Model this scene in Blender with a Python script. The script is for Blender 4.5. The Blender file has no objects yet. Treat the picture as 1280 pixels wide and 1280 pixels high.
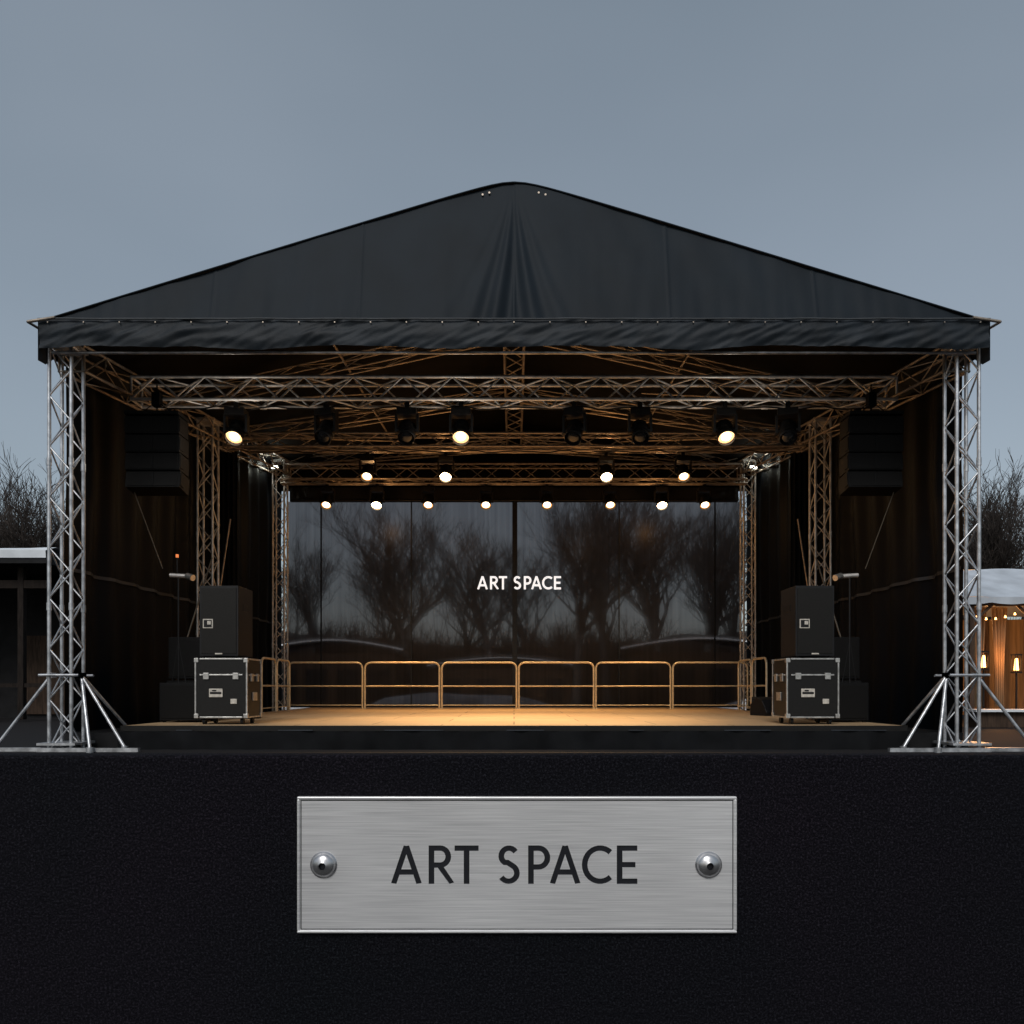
import bpy, math, random, bmesh
from mathutils import Vector, Matrix, noise
random.seed(7)
S=bpy.context.scene
S.view_settings.view_transform='Standard'
S.view_settings.look='None'
S.view_settings.exposure=0
COL=S.collection
rad=math.radians

# ------------------------------------------------------------ materials
def mat(name,base=(.5,.5,.5),rough=.6,metal=0.,emit=None,estr=0.,nscale=None,namt=.3,bump=0.,bscale=40.,spec=.5,stretch=(1,1,1),sheen=0,rvar=0.):
    m=bpy.data.materials.new(name); m.use_nodes=True
    nt=m.node_tree; N=nt.nodes; L=nt.links
    b=N['Principled BSDF']
    b.inputs['Base Color'].default_value=(*base,1)
    b.inputs['Roughness'].default_value=rough
    b.inputs['Metallic'].default_value=metal
    b.inputs['Specular IOR Level'].default_value=spec
    if sheen: b.inputs['Sheen Weight'].default_value=sheen
    if emit:
        b.inputs['Emission Color'].default_value=(*emit,1); b.inputs['Emission Strength'].default_value=estr
    tc=N.new('ShaderNodeTexCoord'); mp=N.new('ShaderNodeMapping'); mp.inputs['Scale'].default_value=stretch
    L.new(tc.outputs['Object'],mp.inputs['Vector'])
    if nscale:
        n=N.new('ShaderNodeTexNoise'); n.inputs['Scale'].default_value=nscale; n.inputs['Detail'].default_value=6
        L.new(mp.outputs['Vector'],n.inputs['Vector'])
        r=N.new('ShaderNodeValToRGB')
        r.color_ramp.elements[0].position=.3; r.color_ramp.elements[1].position=.7
        r.color_ramp.elements[0].color=(*[c*(1-namt) for c in base],1)
        r.color_ramp.elements[1].color=(*[min(1,c*(1+namt)) for c in base],1)
        L.new(n.outputs['Fac'],r.inputs['Fac']); L.new(r.outputs['Color'],b.inputs['Base Color'])
        if rvar:
            mr=N.new('ShaderNodeMapRange'); mr.inputs['To Min'].default_value=max(0,rough-rvar); mr.inputs['To Max'].default_value=min(1,rough+rvar)
            L.new(n.outputs['Fac'],mr.inputs['Value']); L.new(mr.outputs['Result'],b.inputs['Roughness'])
    if bump:
        n2=N.new('ShaderNodeTexNoise'); n2.inputs['Scale'].default_value=bscale; n2.inputs['Detail'].default_value=5
        L.new(mp.outputs['Vector'],n2.inputs['Vector'])
        bp=N.new('ShaderNodeBump'); bp.inputs['Strength'].default_value=bump; bp.inputs['Distance'].default_value=.02
        L.new(n2.outputs['Fac'],bp.inputs['Height']); L.new(bp.outputs['Normal'],b.inputs['Normal'])
    return m

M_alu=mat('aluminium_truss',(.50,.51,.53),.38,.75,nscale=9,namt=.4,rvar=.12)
M_alui=mat('aluminium_truss_inner',(.74,.75,.76),.45,.30,nscale=9,namt=.3,rvar=.12)  # lightened copy of the aluminium, making up for shade under the roof
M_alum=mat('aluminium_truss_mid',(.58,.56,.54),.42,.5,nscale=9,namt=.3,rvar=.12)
M_alud=mat('aluminium_truss_warm',(.34,.29,.24),.42,.6,nscale=9,namt=.35,rvar=.1)  # warm lamp light on the roof trusses put into the base colour
M_rail=mat('railing_metal',(.80,.68,.48),.4,.4,nscale=12,namt=.15)  # golden stage light on the rails painted into the metal colour
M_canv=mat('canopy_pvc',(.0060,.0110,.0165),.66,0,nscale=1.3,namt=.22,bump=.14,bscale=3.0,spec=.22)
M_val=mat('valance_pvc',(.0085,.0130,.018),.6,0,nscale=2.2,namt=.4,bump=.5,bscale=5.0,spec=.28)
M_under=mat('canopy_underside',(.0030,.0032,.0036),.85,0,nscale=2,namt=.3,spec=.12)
M_side=mat('side_wall_fabric',(.0014,.0026,.0045),.6,0,nscale=1.2,namt=.4,stretch=(1,1,.12),bump=.2,bscale=6,spec=.12)
M_side2=mat('side_wall_trim',(.020,.024,.030),.5,0,nscale=1.2,namt=.8)
M_skirt=mat('skirt_fabric',(.0055,.006,.007),.85,0,nscale=3,namt=.4,spec=.15)
M_black=mat('black_plastic',(.006,.006,.007),.5,0,nscale=15,namt=.3,spec=.3)
M_blackm=mat('black_grille',(.010,.009,.008),.45,.3,nscale=120,namt=.7,spec=.3)
M_arr=mat('array_paint',(.0035,.0036,.004),.6,0,nscale=15,namt=.3,spec=.15)
M_arrg=mat('array_grille',(.0050,.0048,.0048),.6,0,nscale=120,namt=.6,spec=.12)
M_fix=mat('fixture_housing',(.008,.008,.009),.4,0,nscale=20,namt=.2,spec=.3)
M_case=mat('flight_case_laminate',(.007,.0065,.006),.45,0,nscale=30,namt=.3,spec=.3)
M_steel=mat('steel_edge',(.50,.49,.47),.35,.8,nscale=18,namt=.3)
M_white=mat('label_white',(.5,.46,.40),.6,nscale=25,namt=.25)
M_lensoff=mat('lens_dark',(.01,.012,.015),.12,0,spec=.6)
M_lens=mat('lens_lit',(1,.85,.6),.3,0,emit=(1,.78,.48),estr=8)
M_lensw=mat('lens_lit_bright',(1,.9,.7),.3,0,emit=(1,.72,.40),estr=30)
M_lensc=mat('lens_lit_cool',(1,.95,.85),.3,0,emit=(1,.95,.75),estr=9)
M_ring=mat('lens_flare_ring',(.5,.35,.2),.4,0,emit=(1,.42,.12),estr=1.2)  # housing ring made to glow, standing in for the lamp's halo
M_snow=mat('snow',(.70,.74,.78),.7,0,nscale=2,namt=.12,bump=.3,bscale=5)
M_snowd=mat('old_snow',(.48,.48,.49),.8,0,nscale=1.5,namt=.4,bump=.3,bscale=5)
M_bark=mat('bark',(.050,.042,.038),.9,0,nscale=5,namt=.4,spec=.1)
M_barkb=mat('bark_pale',(.085,.078,.074),.9,0,nscale=5,namt=.4,spec=.1)  # bark lightened so the murky haze of the screen is in its colour
M_brush=mat('brushwood',(.060,.044,.036),.9,0,nscale=2,namt=.4,spec=.1)
M_wood=mat('dark_timber',(.050,.032,.022),.75,0,nscale=6,namt=.5,stretch=(4,4,.5),bump=.2,spec=.2)
M_woodd=mat('weathered_timber',(.016,.012,.010),.8,0,nscale=6,namt=.5,stretch=(4,4,.5),bump=.2,spec=.15)
M_slate=mat('dark_cladding',(.010,.010,.011),.7,0,nscale=4,namt=.4,spec=.2)
M_cream=mat('cream_cloth',(.22,.15,.09),.85,0,nscale=3,namt=.3,stretch=(5,5,.3),spec=.1)
M_tentroof=mat('tent_roof_cloth',(.44,.48,.53),.6,0,nscale=1.5,namt=.25,bump=.2,bscale=3)
M_bulb=mat('bulb_glow',(1,.6,.3),.4,0,emit=(1,.46,.13),estr=8)
M_led=mat('led_letters',(.9,.9,.9),.4,0,emit=(.93,.97,1),estr=.85)
M_cable=mat('cable',(.10,.085,.065),.5,.2)
M_amber=mat('amber_lamp',(1,.3,.1),.4,0,emit=(1,.28,.08),estr=.6)

def deck_mat():
    m=bpy.data.materials.new('deck_plywood'); m.use_nodes=True
    nt=m.node_tree;N=nt.nodes;L=nt.links;b=N['Principled BSDF']
    tc=N.new('ShaderNodeTexCoord')
    br=N.new('ShaderNodeTexBrick'); br.offset=.5
    br.inputs['Scale'].default_value=1; br.inputs['Brick Width'].default_value=2.0; br.inputs['Row Height'].default_value=1.0
    br.inputs['Mortar Size'].default_value=.010
    br.inputs['Color1'].default_value=(.62,.43,.25,1); br.inputs['Color2'].default_value=(.53,.365,.205,1); br.inputs['Mortar'].default_value=(.12,.08,.05,1)
    L.new(tc.outputs['Object'],br.inputs['Vector'])
    n=N.new('ShaderNodeTexNoise'); n.inputs['Scale'].default_value=3; n.inputs['Detail'].default_value=8
    mp=N.new('ShaderNodeMapping'); mp.inputs['Scale'].default_value=(1,6,1)
    L.new(tc.outputs['Object'],mp.inputs['Vector']); L.new(mp.outputs['Vector'],n.inputs['Vector'])
    mx=N.new('ShaderNodeMix'); mx.data_type='RGBA'; mx.blend_type='MULTIPLY'; mx.inputs['Factor'].default_value=.5
    L.new(br.outputs['Color'],mx.inputs['A']); L.new(n.outputs['Fac'],mx.inputs['B'])
    mr=N.new('ShaderNodeMapRange'); mr.inputs['To Min'].default_value=.35; mr.inputs['To Max'].default_value=.65
    L.new(n.outputs['Fac'],mr.inputs['Value']); L.new(mr.outputs['Result'],b.inputs['Roughness'])
    L.new(mx.outputs['Result'],b.inputs['Base Color'])
    return m
M_deck=deck_mat()

def ground_mat():
    m=bpy.data.materials.new('ground_asphalt_snow'); m.use_nodes=True
    nt=m.node_tree;N=nt.nodes;L=nt.links;b=N['Principled BSDF']
    tc=N.new('ShaderNodeTexCoord')
    n=N.new('ShaderNodeTexNoise'); n.inputs['Scale'].default_value=.35; n.inputs['Detail'].default_value=8
    n2=N.new('ShaderNodeTexNoise'); n2.inputs['Scale'].default_value=30; n2.inputs['Detail'].default_value=4
    L.new(tc.outputs['Object'],n.inputs['Vector']); L.new(tc.outputs['Object'],n2.inputs['Vector'])
    sx=N.new('ShaderNodeSeparateXYZ'); L.new(tc.outputs['Object'],sx.inputs[0])
    far=N.new('ShaderNodeMapRange'); far.inputs['From Min'].default_value=22; far.inputs['From Max'].default_value=30; far.inputs['To Min'].default_value=-.3; far.inputs['To Max'].default_value=-.03
    L.new(sx.outputs['Y'],far.inputs['Value'])
    ad=N.new('ShaderNodeMath'); ad.operation='ADD'; L.new(n.outputs['Fac'],ad.inputs[0]); L.new(far.outputs['Result'],ad.inputs[1])
    r=N.new('ShaderNodeValToRGB'); r.color_ramp.elements[0].position=.5; r.color_ramp.elements[1].position=.58
    L.new(ad.outputs[0],r.inputs['Fac'])
    a=N.new('ShaderNodeValToRGB'); a.color_ramp.elements[0].color=(.008,.008,.010,1); a.color_ramp.elements[1].color=(.026,.024,.024,1)
    L.new(n2.outputs['Fac'],a.inputs['Fac'])
    mx=N.new('ShaderNodeMix'); mx.data_type='RGBA'
    L.new(r.outputs['Color'],mx.inputs['Factor']); L.new(a.outputs['Color'],mx.inputs['A']); mx.inputs['B'].default_value=(.4,.43,.46,1)
    L.new(mx.outputs['Result'],b.inputs['Base Color']); b.inputs['Roughness'].default_value=.85; b.inputs['Specular IOR Level'].default_value=.15
    bp=N.new('ShaderNodeBump'); bp.inputs['Strength'].default_value=.3; L.new(n2.outputs['Fac'],bp.inputs['Height']); L.new(bp.outputs['Normal'],b.inputs['Normal'])
    return m

def glass_mat():
    m=bpy.data.materials.new('tinted_screen'); m.use_nodes=True
    nt=m.node_tree;N=nt.nodes;L=nt.links; N.remove(N['Principled BSDF']); out=N['Material Output']
    tc=N.new('ShaderNodeTexCoord'); mp=N.new('ShaderNodeMapping'); mp.inputs['Scale'].default_value=(14,1,.15)
    L.new(tc.outputs['Object'],mp.inputs['Vector'])
    n=N.new('ShaderNodeTexNoise'); n.inputs['Scale'].default_value=1; n.inputs['Detail'].default_value=5; L.new(mp.outputs['Vector'],n.inputs['Vector'])
    r=N.new('ShaderNodeValToRGB'); r.color_ramp.elements[0].position=.3; r.color_ramp.elements[1].position=.75
    r.color_ramp.elements[0].color=(.18,.17,.175,1); r.color_ramp.elements[1].color=(.26,.245,.245,1)
    L.new(n.outputs['Fac'],r.inputs['Fac'])
    t=N.new('ShaderNodeBsdfTransparent'); L.new(r.outputs['Color'],t.inputs['Color'])
    # lightly frosted film: part of the view through it is scattered by a few degrees
    f=N.new('ShaderNodeBsdfRefraction'); f.inputs['IOR'].default_value=1.03; f.inputs['Roughness'].default_value=.55; L.new(r.outputs['Color'],f.inputs['Color'])
    g=N.new('ShaderNodeBsdfGlossy'); g.inputs['Roughness'].default_value=.32; g.inputs['Color'].default_value=(.7,.7,.7,1)
    d=N.new('ShaderNodeBsdfDiffuse'); d.inputs['Color'].default_value=(.075,.064,.060,1)  # brown diffuse share paints a lit haze over the screen
    m0=N.new('ShaderNodeMixShader'); m0.inputs[0].default_value=.55; L.new(t.outputs[0],m0.inputs[1]); L.new(f.outputs[0],m0.inputs[2])
    m1=N.new('ShaderNodeMixShader'); m1.inputs[0].default_value=.008; L.new(m0.outputs[0],m1.inputs[1]); L.new(g.outputs[0],m1.inputs[2])
    m2=N.new('ShaderNodeMixShader'); m2.inputs[0].default_value=.15; L.new(m1.outputs[0],m2.inputs[1]); L.new(d.outputs[0],m2.inputs[2])
    L.new(m2.outputs[0],out.inputs['Surface'])
    return m

def plaque_mat():
    m=bpy.data.materials.new('brushed_steel'); m.use_nodes=True
    nt=m.node_tree;N=nt.nodes;L=nt.links;b=N['Principled BSDF']
    tc=N.new('ShaderNodeTexCoord'); mp=N.new('ShaderNodeMapping'); mp.inputs['Scale'].default_value=(5,1,340)
    L.new(tc.outputs['Object'],mp.inputs['Vector'])
    n=N.new('ShaderNodeTexNoise'); n.inputs['Scale'].default_value=1.0; n.inputs['Detail'].default_value=5; L.new(mp.outputs['Vector'],n.inputs['Vector'])
    mp2=N.new('ShaderNodeMapping'); mp2.inputs['Scale'].default_value=(1.6,1,1.2); L.new(tc.outputs['Object'],mp2.inputs['Vector'])
    n2=N.new('ShaderNodeTexNoise'); n2.inputs['Scale'].default_value=2; L.new(mp2.outputs['Vector'],n2.inputs['Vector'])
    r=N.new('ShaderNodeValToRGB'); r.color_ramp.elements[0].position=.25; r.color_ramp.elements[1].position=.72
    r.color_ramp.elements[0].color=(.62,.62,.63,1); r.color_ramp.elements[1].color=(.94,.935,.94,1)
    L.new(n.outputs['Fac'],r.inputs['Fac']); L.new(r.outputs['Color'],b.inputs['Base Color'])
    b.inputs['Metallic'].default_value=.5
    mr=N.new('ShaderNodeMapRange'); mr.inputs['From Min'].default_value=.3; mr.inputs['From Max'].default_value=.7; mr.inputs['To Min'].default_value=.26; mr.inputs['To Max'].default_value=.62
    L.new(n2.outputs['Fac'],mr.inputs['Value']); L.new(mr.outputs['Result'],b.inputs['Roughness'])
    b.inputs['Anisotropic'].default_value=.75
    tg=N.new('ShaderNodeTangent'); tg.direction_type='RADIAL'; tg.axis='Z'; L.new(tg.outputs[0],b.inputs['Tangent'])
    bp=N.new('ShaderNodeBump'); bp.inputs['Strength'].default_value=.12; bp.inputs['Distance'].default_value=.002
    L.new(n.outputs['Fac'],bp.inputs['Height']); L.new(bp.outputs['Normal'],b.inputs['Normal'])
    return m

def wall_mat():
    m=bpy.data.materials.new('black_textured_render'); m.use_nodes=True
    nt=m.node_tree;N=nt.nodes;L=nt.links;b=N['Principled BSDF']
    tc=N.new('ShaderNodeTexCoord')
    n=N.new('ShaderNodeTexNoise'); n.inputs['Scale'].default_value=85; n.inputs['Detail'].default_value=6; n.inputs['Roughness'].default_value=.7; L.new(tc.outputs['Object'],n.inputs['Vector'])
    n2=N.new('ShaderNodeTexNoise'); n2.inputs['Scale'].default_value=1.1; n2.inputs['Detail'].default_value=3; L.new(tc.outputs['Object'],n2.inputs['Vector'])
    n3=N.new('ShaderNodeTexNoise'); n3.inputs['Scale'].default_value=190; n3.inputs['Detail'].default_value=4; n3.inputs['Roughness'].default_value=.75; L.new(tc.outputs['Object'],n3.inputs['Vector'])
    r=N.new('ShaderNodeValToRGB'); r.color_ramp.elements[0].position=.50; r.color_ramp.elements[1].position=.74
    r.color_ramp.elements[0].color=(.0034,.0030,.0050,1); r.color_ramp.elements[1].color=(.042,.038,.048,1)
    L.new(n3.outputs['Fac'],r.inputs['Fac'])
    r2=N.new('ShaderNodeValToRGB'); r2.color_ramp.elements[0].color=(.55,.75,.75,1); r2.color_ramp.elements[1].color=(1,.88,1,1)
    r2.color_ramp.elements[0].position=.35; r2.color_ramp.elements[1].position=.65
    L.new(n2.outputs['Fac'],r2.inputs['Fac'])
    mx=N.new('ShaderNodeMix'); mx.data_type='RGBA'; mx.blend_type='MULTIPLY'; mx.inputs['Factor'].default_value=1
    L.new(r.outputs['Color'],mx.inputs['A']); L.new(r2.outputs['Color'],mx.inputs['B']); L.new(mx.outputs['Result'],b.inputs['Base Color'])
    b.inputs['Roughness'].default_value=.75; b.inputs['Specular IOR Level'].default_value=.10
    bp=N.new('ShaderNodeBump'); bp.inputs['Strength'].default_value=.8; bp.inputs['Distance'].default_value=.010
    L.new(n.outputs['Fac'],bp.inputs['Height']); L.new(bp.outputs['Normal'],b.inputs['Normal'])
    return m

# ------------------------------------------------------------ mesh builder
class MB:
    def __init__(s): s.v=[];s.f=[];s.m=[];s.sm=[]
    def add(s,vs,fs,mi=0,smooth=False):
        o=len(s.v); s.v+= [tuple(p) for p in vs]
        for f in fs: s.f.append([i+o for i in f]); s.m.append(mi); s.sm.append(smooth)
    def tube(s,a,b,r,n=6,mi=0,r2=None,cap=False):
        a=Vector(a);b=Vector(b);d=(b-a)
        if d.length<1e-6:return
        d.normalize(); r2=r if r2 is None else r2
        u=d.cross(Vector((0,0,1))) if abs(d.z)<.95 else d.cross(Vector((1,0,0)))
        u.normalize(); w=d.cross(u); vs=[]
        for p,rr in((a,r),(b,r2)):
            for i in range(n):
                t=2*math.pi*i/n; vs.append(p+(u*math.cos(t)+w*math.sin(t))*rr)
        fs=[(i,(i+1)%n,n+(i+1)%n,n+i) for i in range(n)]
        s.add(vs,fs,mi,n>4)
        if cap:
            s.add(vs,[tuple(range(n))[::-1],tuple(range(n,2*n))],mi)
    def box(s,c,sz,mi=0,rot=None):
        c=Vector(c);vs=[]
        for x in(-.5,.5):
            for y in(-.5,.5):
                for z in(-.5,.5):
                    p=Vector((x*sz[0],y*sz[1],z*sz[2]))
                    if rot: p=rot@p
                    vs.append(c+p)
        s.add(vs,[(0,1,3,2),(4,6,7,5),(0,4,5,1),(2,3,7,6),(0,2,6,4),(1,5,7,3)],mi)
    def grid(s,fn,nu,nv,mi=0,smooth=True):
        vs=[fn(i/nu,j/nv) for j in range(nv+1) for i in range(nu+1)]
        fs=[(j*(nu+1)+i,j*(nu+1)+i+1,(j+1)*(nu+1)+i+1,(j+1)*(nu+1)+i) for j in range(nv) for i in range(nu)]
        s.add(vs,fs,mi,smooth)
    def poly(s,pts,mi=0): s.add(pts,[tuple(range(len(pts)))],mi)
    def mesh(s,name,mats):
        me=bpy.data.meshes.new(name); me.from_pydata(s.v,[],s.f)
        for m in mats: me.materials.append(m)
        me.polygons.foreach_set('material_index',s.m); me.polygons.foreach_set('use_smooth',s.sm); me.update(); return me
    def obj(s,name,mats,parent=None,loc=(0,0,0),bevel=0):
        o=bpy.data.objects.new(name,s.mesh(name,mats)); COL.objects.link(o); o.location=loc
        if parent: o.parent=parent
        if bevel:
            bv=o.modifiers.new('bevel','BEVEL'); bv.width=bevel; bv.segments=2; bv.limit_method='ANGLE'
        return o
def empty(name,loc=(0,0,0)):
    e=bpy.data.objects.new(name,None); COL.objects.link(e); e.location=loc; e.empty_display_size=.2; return e
def inst(me,name,loc,rotz=0,sc=1,parent=None):
    o=bpy.data.objects.new(name,me); COL.objects.link(o); o.location=loc; o.rotation_euler=(0,0,rotz)
    o.scale=(sc,sc,sc) if not isinstance(sc,tuple) else sc
    if parent:o.parent=parent
    return o

def truss(mb,a,b,w,up=(0,0,1),h=None,bay=None,rc=.024,rd=.011,mi=0,n=7):
    a=Vector(a);b=Vector(b);d=b-a;Ln=d.length;d.normalize();h=h or w;up=Vector(up)
    sd=d.cross(up).normalized();u2=sd.cross(d).normalized()
    c=[(sd*sx*w/2+u2*sz*h/2) for sx,sz in((-1,-1),(1,-1),(1,1),(-1,1))]
    for k in c: mb.tube(a+k,b+k,rc,n,mi)
    nb=max(2,round(Ln/(bay or w*1.05)))
    for q in range(4):
        k0,k1=c[q],c[(q+1)%4]
        for i in range(nb):
            p0=a+d*(Ln*i/nb);p1=a+d*(Ln*(i+1)/nb)
            if (i+q)%2: mb.tube(p0+k0,p1+k1,rd,5,mi)
            else: mb.tube(p0+k1,p1+k0,rd,5,mi)
    for p in(a+d*.01,b-d*.01):
        for q in range(4): mb.tube(p+c[q],p+c[(q+1)%4],rd*1.4,5,mi)

# ------------------------------------------------------------ ground, hill, sky
g=MB(); g.grid(lambda u,v:(-300+600*u,-100+600*v,0),30,30); g.obj('ground',[ground_mat()])
hl=MB()
hl.grid(lambda u,v:(-220+440*u, 95+40*v, -.2+ (9.5+3.5*noise.noise(Vector((u*9,0,3)))+1.0*noise.noise(Vector((u*70,0,5))))*math.sin(min(1,v*1.0)*math.pi/2)),260,6)
hl.obj('hill',[mat('distant_wood',(.045,.038,.036),.95,nscale=.4,namt=.4)])

w=bpy.data.worlds.new('World'); S.world=w; w.use_nodes=True
nt=w.node_tree;N=nt.nodes;L=nt.links;bg=N['Background']
sk=N.new('ShaderNodeTexSky'); sk.sky_type='NISHITA'; sk.sun_disc=False
SUN_EL=42; SUN_AZ=192
sk.sun_elevation=rad(SUN_EL); sk.sun_rotation=rad(SUN_AZ); sk.air_density=1.2; sk.dust_density=2.4
hs=N.new('ShaderNodeHueSaturation'); hs.inputs['Saturation'].default_value=.66; L.new(sk.outputs[0],hs.inputs['Color'])
tcw=N.new('ShaderNodeTexCoord'); mpw=N.new('ShaderNodeMapping'); mpw.inputs['Scale'].default_value=(1,1,2.2); L.new(tcw.outputs['Generated'],mpw.inputs['Vector'])
cn_=N.new('ShaderNodeTexNoise'); cn_.inputs['Scale'].default_value=1.6; cn_.inputs['Detail'].default_value=3; cn_.inputs['Roughness'].default_value=.45; L.new(mpw.outputs['Vector'],cn_.inputs['Vector'])
cr=N.new('ShaderNodeValToRGB'); cr.color_ramp.elements[0].position=.3; cr.color_ramp.elements[1].position=.7
cr.color_ramp.elements[0].color=(.26,.335,.385,1); cr.color_ramp.elements[1].color=(.38,.455,.515,1)
L.new(cn_.outputs['Fac'],cr.inputs['Fac'])
vm=N.new('ShaderNodeVectorMath'); vm.operation='SCALE'; vm.inputs['Scale'].default_value=9.0; L.new(cr.outputs['Color'],vm.inputs[0])
mx=N.new('ShaderNodeMix'); mx.data_type='RGBA'; mx.inputs['Factor'].default_value=.42
L.new(hs.outputs[0],mx.inputs['A']); L.new(vm.outputs[0],mx.inputs['B'])
L.new(mx.outputs['Result'],bg.inputs['Color']); bg.inputs['Strength'].default_value=.099

sl=bpy.data.lights.new('sun','SUN'); sl.energy=1.35; sl.angle=rad(25); sl.color=(1,.98,.95)
so=bpy.data.objects.new('sun',sl); COL.objects.link(so)
az=rad(SUN_AZ); sd=Vector((math.sin(az)*math.cos(rad(SUN_EL)),math.cos(az)*math.cos(rad(SUN_EL)),math.sin(rad(SUN_EL))))
so.rotation_euler=(-sd).to_track_quat('-Z','Y').to_euler()

# ------------------------------------------------------------ camera
cd=bpy.data.cameras.new('camera'); co=bpy.data.objects.new('camera',cd); COL.objects.link(co)
co.location=(0,0,.83); co.rotation_euler=(rad(90),0,0)
cd.sensor_width=36; cd.lens=27.5; cd.shift_y=.172; cd.shift_x=-.002; cd.clip_start=.05; cd.clip_end=1000
S.camera=co

# ------------------------------------------------------------ letters
def letters():
    t=.145;h=t/2
    def arc(cx,cy,rx,ry,a0,a1,n=14): return [(cx+rx*math.cos(rad(a0+(a1-a0)*i/n)),cy+ry*math.sin(rad(a0+(a1-a0)*i/n))) for i in range(n+1)]
    A=[[(.055,0),(.385,1.0)],[(.715,0),(.385,1.0)],[(.17,.31),(.60,.31)]]
    def bowl(w,yb): 
        ry=(1-h-yb)/2; rx=ry*.95; return [(h,1-h)]+arc(w-h-rx,1-h-ry,rx,ry,90,-90)+[(h,yb)]
    R=[[(h,0),(h,1)],bowl(.58,.49),[(.27,.49),(.60,0)]]
    T=[[(0,1-h),(.62,1-h)],[(.31,0),(.31,1-h)]]
    up=arc(.285,.725,.20,.203,32,235,12); lo=arc(.275,.285,.215,.213,60,-150,14)
    Sx=[up+[(.25,.555)]+lo]
    P=[[(h,0),(h,1)],bowl(.57,.44)]
    C=[arc(.47,.5,.40,.43,48,312,22)]
    E=[[(h,0),(h,1)],[(h,1-h),(.53,1-h)],[(h,.5),(.48,.5)],[(h,h),(.53,h)]]
    return [(0,A),(.96,R),(1.63,T),(2.75,Sx),(3.53,P),(4.10,A),(4.92,C),(5.82,E)],t
def text_mesh(mb,x0,zb,hgt,yf,dep,mi=0,wt=1.0):
    Ls,t=letters(); t*=wt; sts=[(ox,st) for ox,g_ in Ls for st in g_]
    for k,(ox,st) in enumerate(sts):
            e=dep*.01*(k%5); n=len(st); Lp=[];Rp=[]
            for i in range(n):
                p=Vector(st[i]); 
                d0=(p-Vector(st[i-1])).normalized() if i>0 else None
                d1=(Vector(st[i+1])-p).normalized() if i<n-1 else None
                if d0 is None:d0=d1
                if d1 is None:d1=d0
                m=(d0+d1).normalized(); nn=Vector((-m.y,m.x)); l=t/2/max(.6,m.dot(d0))
                Lp.append(p+nn*l);Rp.append(p-nn*l)
            def W(p,y): return (x0+(ox+p.x)*hgt,y,zb+min(1,max(0,p.y))*hgt)
            vs=[W(p,yf-e) for p in Lp]+[W(p,yf-e) for p in Rp]+[W(p,yf+dep) for p in Lp]+[W(p,yf+dep) for p in Rp]
            fs=[]
            for i in range(n-1):
                fs+=[(i,i+1,n+i+1,n+i),(2*n+i,3*n+i,3*n+i+1,2*n+i+1),(i,2*n+i,2*n+i+1,i+1),(n+i,n+i+1,3*n+i+1,3*n+i)]
            fs+=[(0,n,3*n,2*n),(n-1,3*n-1,4*n-1,2*n-1)]
            mb.add(vs,fs,mi)

# ------------------------------------------------------------ foreground wall + plaque
wl=MB(); wl.box((0,1.932,.333),(12,.064,.670)); wl.obj('low_wall',[wall_mat()],bevel=.008)
pq=empty('name_plaque',(.007,1.9,.4035))
M_pl=plaque_mat(); M_ink=mat('engraving_ink',(.010,.011,.015),.55,.1,nscale=60,namt=.2,spec=.3)
pw,ph=1.057,.325
pb=MB(); pb.box((0,-.006,0),(pw,.010,ph))
plate=pb.obj('plate',[M_pl],pq)
cut=MB(); text_mesh(cut,-.303,-.047,.0935,-.016,.0085)
cme=cut.mesh('cut',[M_ink]); bm=bmesh.new(); bm.from_mesh(cme)
bmesh.ops.remove_doubles(bm,verts=bm.verts,dist=1e-7)
bmesh.ops.recalc_face_normals(bm,faces=bm.faces); 
bm.to_mesh(cme); bm.free()
cutter=bpy.data.objects.new('cutter',cme); COL.objects.link(cutter); cutter.parent=pq
bpy.context.view_layer.update()
mdf=plate.modifiers.new('cut','BOOLEAN'); mdf.operation='DIFFERENCE'; mdf.object=cutter; mdf.solver='EXACT'; mdf.use_self=True
dg=bpy.context.evaluated_depsgraph_get(); dg.update(); me=bpy.data.meshes.new_from_object(plate.evaluated_get(dg))
plate.modifiers.clear(); plate.data=me
me.materials.clear(); me.materials.append(M_pl); me.materials.append(M_ink)
cnt=0
for p in me.polygons:
    c=p.center
    inside=abs(c.x)<pw/2-.01 and abs(c.z)<ph/2-.01
    floor_=abs(p.normal.y)>.9
    if inside and c.y>-.0109 and c.y<-.002 and (floor_ or p.normal.z<.5): p.material_index=1;cnt+=1  # upward-facing cut walls stay steel, painting the letters' lower-edge highlight
    else: p.material_index=0
print('engraved faces',cnt,len(me.polygons))
bpy.data.objects.remove(cutter)
if cnt<20:
    il=MB(); text_mesh(il,-.303,-.047,.0935,-.0116,.0008); il.obj('lettering',[M_ink],pq)
rim=MB()
def frame(mb,w_,h_,t_,y0,y1,mi=0):
    mb.box((0,(y0+y1)/2,h_/2-t_/2),(w_,abs(y1-y0),t_),mi); mb.box((0,(y0+y1)/2,-h_/2+t_/2),(w_,abs(y1-y0),t_),mi)
    mb.box((-w_/2+t_/2,(y0+y1)/2,0),(t_,abs(y1-y0),h_-2*t_),mi); mb.box((w_/2-t_/2,(y0+y1)/2,0),(t_,abs(y1-y0),h_-2*t_),mi)
frame(rim,pw+.004,ph+.004,.0065,-.0145,-.001)
rim.obj('rim',[M_pl],pq,bevel=.002)
gr=MB(); frame(gr,pw-.012,ph-.012,.0022,-.0114,-.0105); gr.obj('rim_groove',[M_ink],pq)
M_scr=mat('screw_steel',(.50,.50,.51),.3,.9,nscale=60,namt=.15)
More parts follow.
